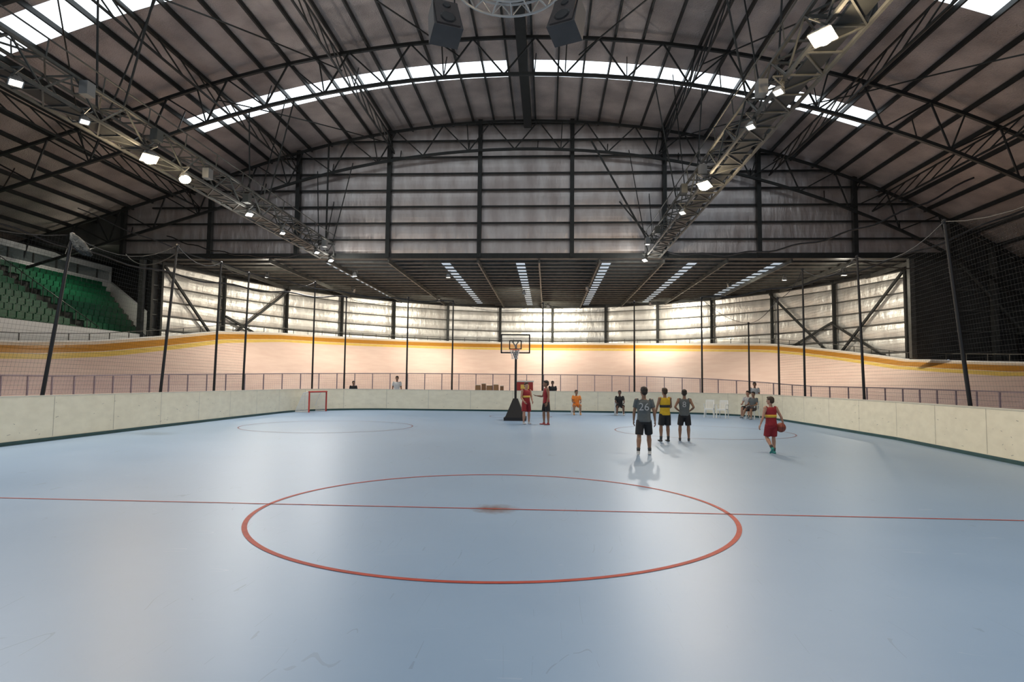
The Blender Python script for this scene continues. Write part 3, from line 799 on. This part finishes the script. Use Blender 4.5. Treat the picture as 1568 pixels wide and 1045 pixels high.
    if socks:
        b=MB()
        for s_ in'lr':
            kn,an=o(J[s_][4]),o(J[s_][5]);b.tube([an.lerp(kn,.04),an.lerp(kn,.25)],[.0245*h,.029*h],cmat(socks),12)
        b.obj('socks',e,smooth=True)
    if number:
        cu=bpy.data.curves.new('number','FONT');cu.body=number;cu.size=.16*h/1.0;cu.align_x='CENTER';cu.extrude=.002;cu.resolution_u=3
        to=bpy.data.objects.new('jersey_number',cu);COL.objects.link(to)
        dg=bpy.context.evaluated_depsgraph_get();me=bpy.data.meshes.new_from_object(to.evaluated_get(dg));bpy.data.objects.remove(to)
        to=bpy.data.objects.new('jersey_number',me);COL.objects.link(to);me.materials.clear();me.materials.append(cmat((.5,.5,.5)))
        to.parent=e;c=o(pel+lean*.14*h);to.location=(c.x,c.y+.0735*h,c.z);to.rotation_euler=(math.pi/2,0,math.pi)
    return e
RED=(.27,.012,.02);GREY=(.10,.115,.12);BLK=(.012,.012,.014);YEL=(.65,.42,.02)
pi=math.pi
walk1={'rt':(-.10,-.30,-1),'rs':(-.04,.12,-1),'lt':(.09,.20,-1),'ls':(.06,.42,-1),'lean':(0,-.04,1)}
human('basketball_player',(2.25,14.8),pi-.12,1.56,dict(walk1,**{'ru':(-.25,.15,-1),'rf':(-.1,-.3,-1),'lu':(.2,-.1,-1),'lf':(.05,-.4,-1),'look':.3}),1,GREY,BLK,(.6,.6,.6),number='26',sleeve=True,socks=(.05,.05,.05))
human('basketball_player',(3.38,18.3),pi+.3,1.50,{'ru':(-.3,-.3,-1),'rf':(.3,-.8,-.3),'lu':(.3,-.1,-1),'lf':(.0,-.5,-1),'lt':(.1,-.05,-1)},1,YEL,BLK,(.05,.05,.05),HAIRB,trim=(.03,.03,.03),socks=(.05,.05,.05))
human('basketball_player',(4.0,18.6),pi-.2,1.46,{'ru':(-.45,.3,-.9),'rf':(.55,-.5,-.5),'lu':(.45,.3,-.9),'lf':(-.55,-.5,-.5),'lt':(.14,0,-1),'rt':(-.1,0,-1)},1,GREY,BLK,(.04,.04,.04),number='8')
human('basketball_player',(5.4,15.5),pi+.25,1.34,{'rt':(-.03,-.1,-1),'rs':(0,.05,-1),'lt':(.05,-.2,-1),'ls':(.0,.9,-1),'ru':(-.5,.2,-1),'rf':(-.35,0,-1),'lu':(.35,.1,-1),'lf':(.3,-.15,-1),'look':.5,'lean':(0,-.04,1),'curl':.5},0,RED,RED,(.02,.25,.22),HAIRB,trim=(.7,.45,.05),socks=(.04,.04,.04))
human('basketball_player',(-.85,24.9),.5,1.62,{'ru':(-.2,-.1,-1),'rf':(.2,-.7,-.6),'lu':(.2,-.1,-1),'lf':(-.2,-.7,-.6),'rt':(-.1,-.2,-1),'lt':(.15,.05,-1)},0,RED,RED,(.5,.5,.5),HAIRB,trim=(.7,.48,.1))
human('basketball_player',(-.05,24.7),-1.3,1.70,{'ru':(-.15,-.3,-1),'rf':(.1,-.9,.1),'lu':(.2,.1,-1),'lf':(.0,-.3,-1),'rt':(-.05,-.15,-1),'lt':(.12,.1,-1)},1,RED,BLK,(.3,.05,.05),HAIR,number='7')
e=empty('basketball',(5.640,15.535,.63));b=MB();b.ball((0,0,0),.115,'ball',24,16)
for R in(Matrix.Identity(3),Matrix.Rotation(pi/2,3,'X'),Matrix.Rotation(pi/2,3,'Y')):
    b.tube([R@V((.1155*math.cos(2*pi*i/32),.1155*math.sin(2*pi*i/32),0)) for i in range(33)],.003,'black',5)
b.obj('ball',e,smooth=True)
sit={'rt':(-.18,-1,-.06),'lt':(.18,-1,-.06),'rs':(-.05,-.1,-1),'ls':(.05,-.1,-1),'lean':(0,-.12,1),'ru':(-.2,-.35,-1),'lu':(.2,-.35,-1),'rf':(.2,-.9,-.2),'lf':(-.2,-.9,-.2),'curl':.6}
for x,y,rz in((1.5,33.0,.1),(3.75,33.0,0),(8.1,31.9,-.4),(8.6,31.4,-.6),(9.9,30.9,-.9),(10.1,32.2,-.7)):
    chair(x,y,rz)
human('seated_spectator',(1.5,32.95),.1,1.62,dict(sit,look=.3),1,(.8,.25,.04),(.75,.22,.03),(.6,.3,.1),HAIRB,sleeve=True)
human('seated_spectator',(3.75,32.95),0,1.62,dict(sit,look=-.2),2,BLK,BLK,(.5,.5,.5),sleeve=True,longpants=False)
human('seated_spectator',(9.9,30.85),-.9,1.66,dict(sit,lean=(0,.1,1),rs=(-.05,-.5,-1),look=.2),1,GREY,(.05,.04,.04),(.3,.3,.3),sleeve=True)
human('seated_spectator',(10.1,32.15),-.7,1.70,dict(sit,look=-.1),0,(.55,.55,.55),BLK,(.3,.3,.3),sleeve=True)
human('standing_spectator',(-9.35,38.4),.2,1.92,{},1,(.6,.6,.6),BLK,hair=HAIR,sleeve=True)
human('standing_spectator',(-12.1,38.4),.4,1.60,{},1,BLK,BLK,sleeve=True)
human('standing_spectator',(.3,38.0),.1,1.72,{},2,BLK,BLK,sleeve=True)
human('standing_spectator',(11.4,35.2),-.3,1.76,{},1,(.5,.53,.55),BLK,sleeve=True)
e=empty('officials_table',(-3.5,37.6,0));b=MB()
b.box((0,0,1.12),(1.9,.6,.05),'wood')
for sx in(-.9,.9):
    for sy in(-.25,.25):b.strut((sx,sy,0),(sx,sy,1.1),.05,'steel2')
b.obj('top_and_legs',e)
for i,(x,w,hh,k) in enumerate(((-.7,.3,.32,'brown'),(-.35,.25,.4,'wood'),(0,.35,.3,'brown'),(.4,.3,.36,'brown'),(.75,.2,.28,'wood'))):
    b=MB();b.box((x,0,1.15+hh/2),(w,.35,hh),k,taper=.94);b.box((x,0,1.15+hh),(w*.98,.36,.03),'cap');b.obj('carton',e)
e=empty('cooler_box',(-1.35,37.4,0));b=MB();b.box((0,0,.95),(1.0,.5,1.5),'redbox',taper=.95);b.box((0,0,1.72),(1.04,.54,.08),'white');b.box((0,-.26,1.4),(.5,.02,.25),'yellow');b.obj('box',e)
# ------------------------------------------------------------------ world + camera
w=bpy.data.worlds.new('World');S.world=w;w.use_nodes=True
bg=w.node_tree.nodes['Background'];bg.inputs[0].default_value=(.75,.85,1,1);bg.inputs[1].default_value=.5
cd=bpy.data.cameras.new('camera');cam=bpy.data.objects.new('camera',cd);COL.objects.link(cam)
cd.sensor_width=36;cd.lens=36*955/1568;cd.clip_end=500
R=Matrix.Rotation(math.radians(3.3),3,'Z')@Matrix.Rotation(math.radians(93.8),3,'X')@Matrix.Rotation(math.radians(.6),3,'Z')
cam.matrix_world=Matrix.Translation((0,0,1.65))@R.to_4x4()
S.camera=cam
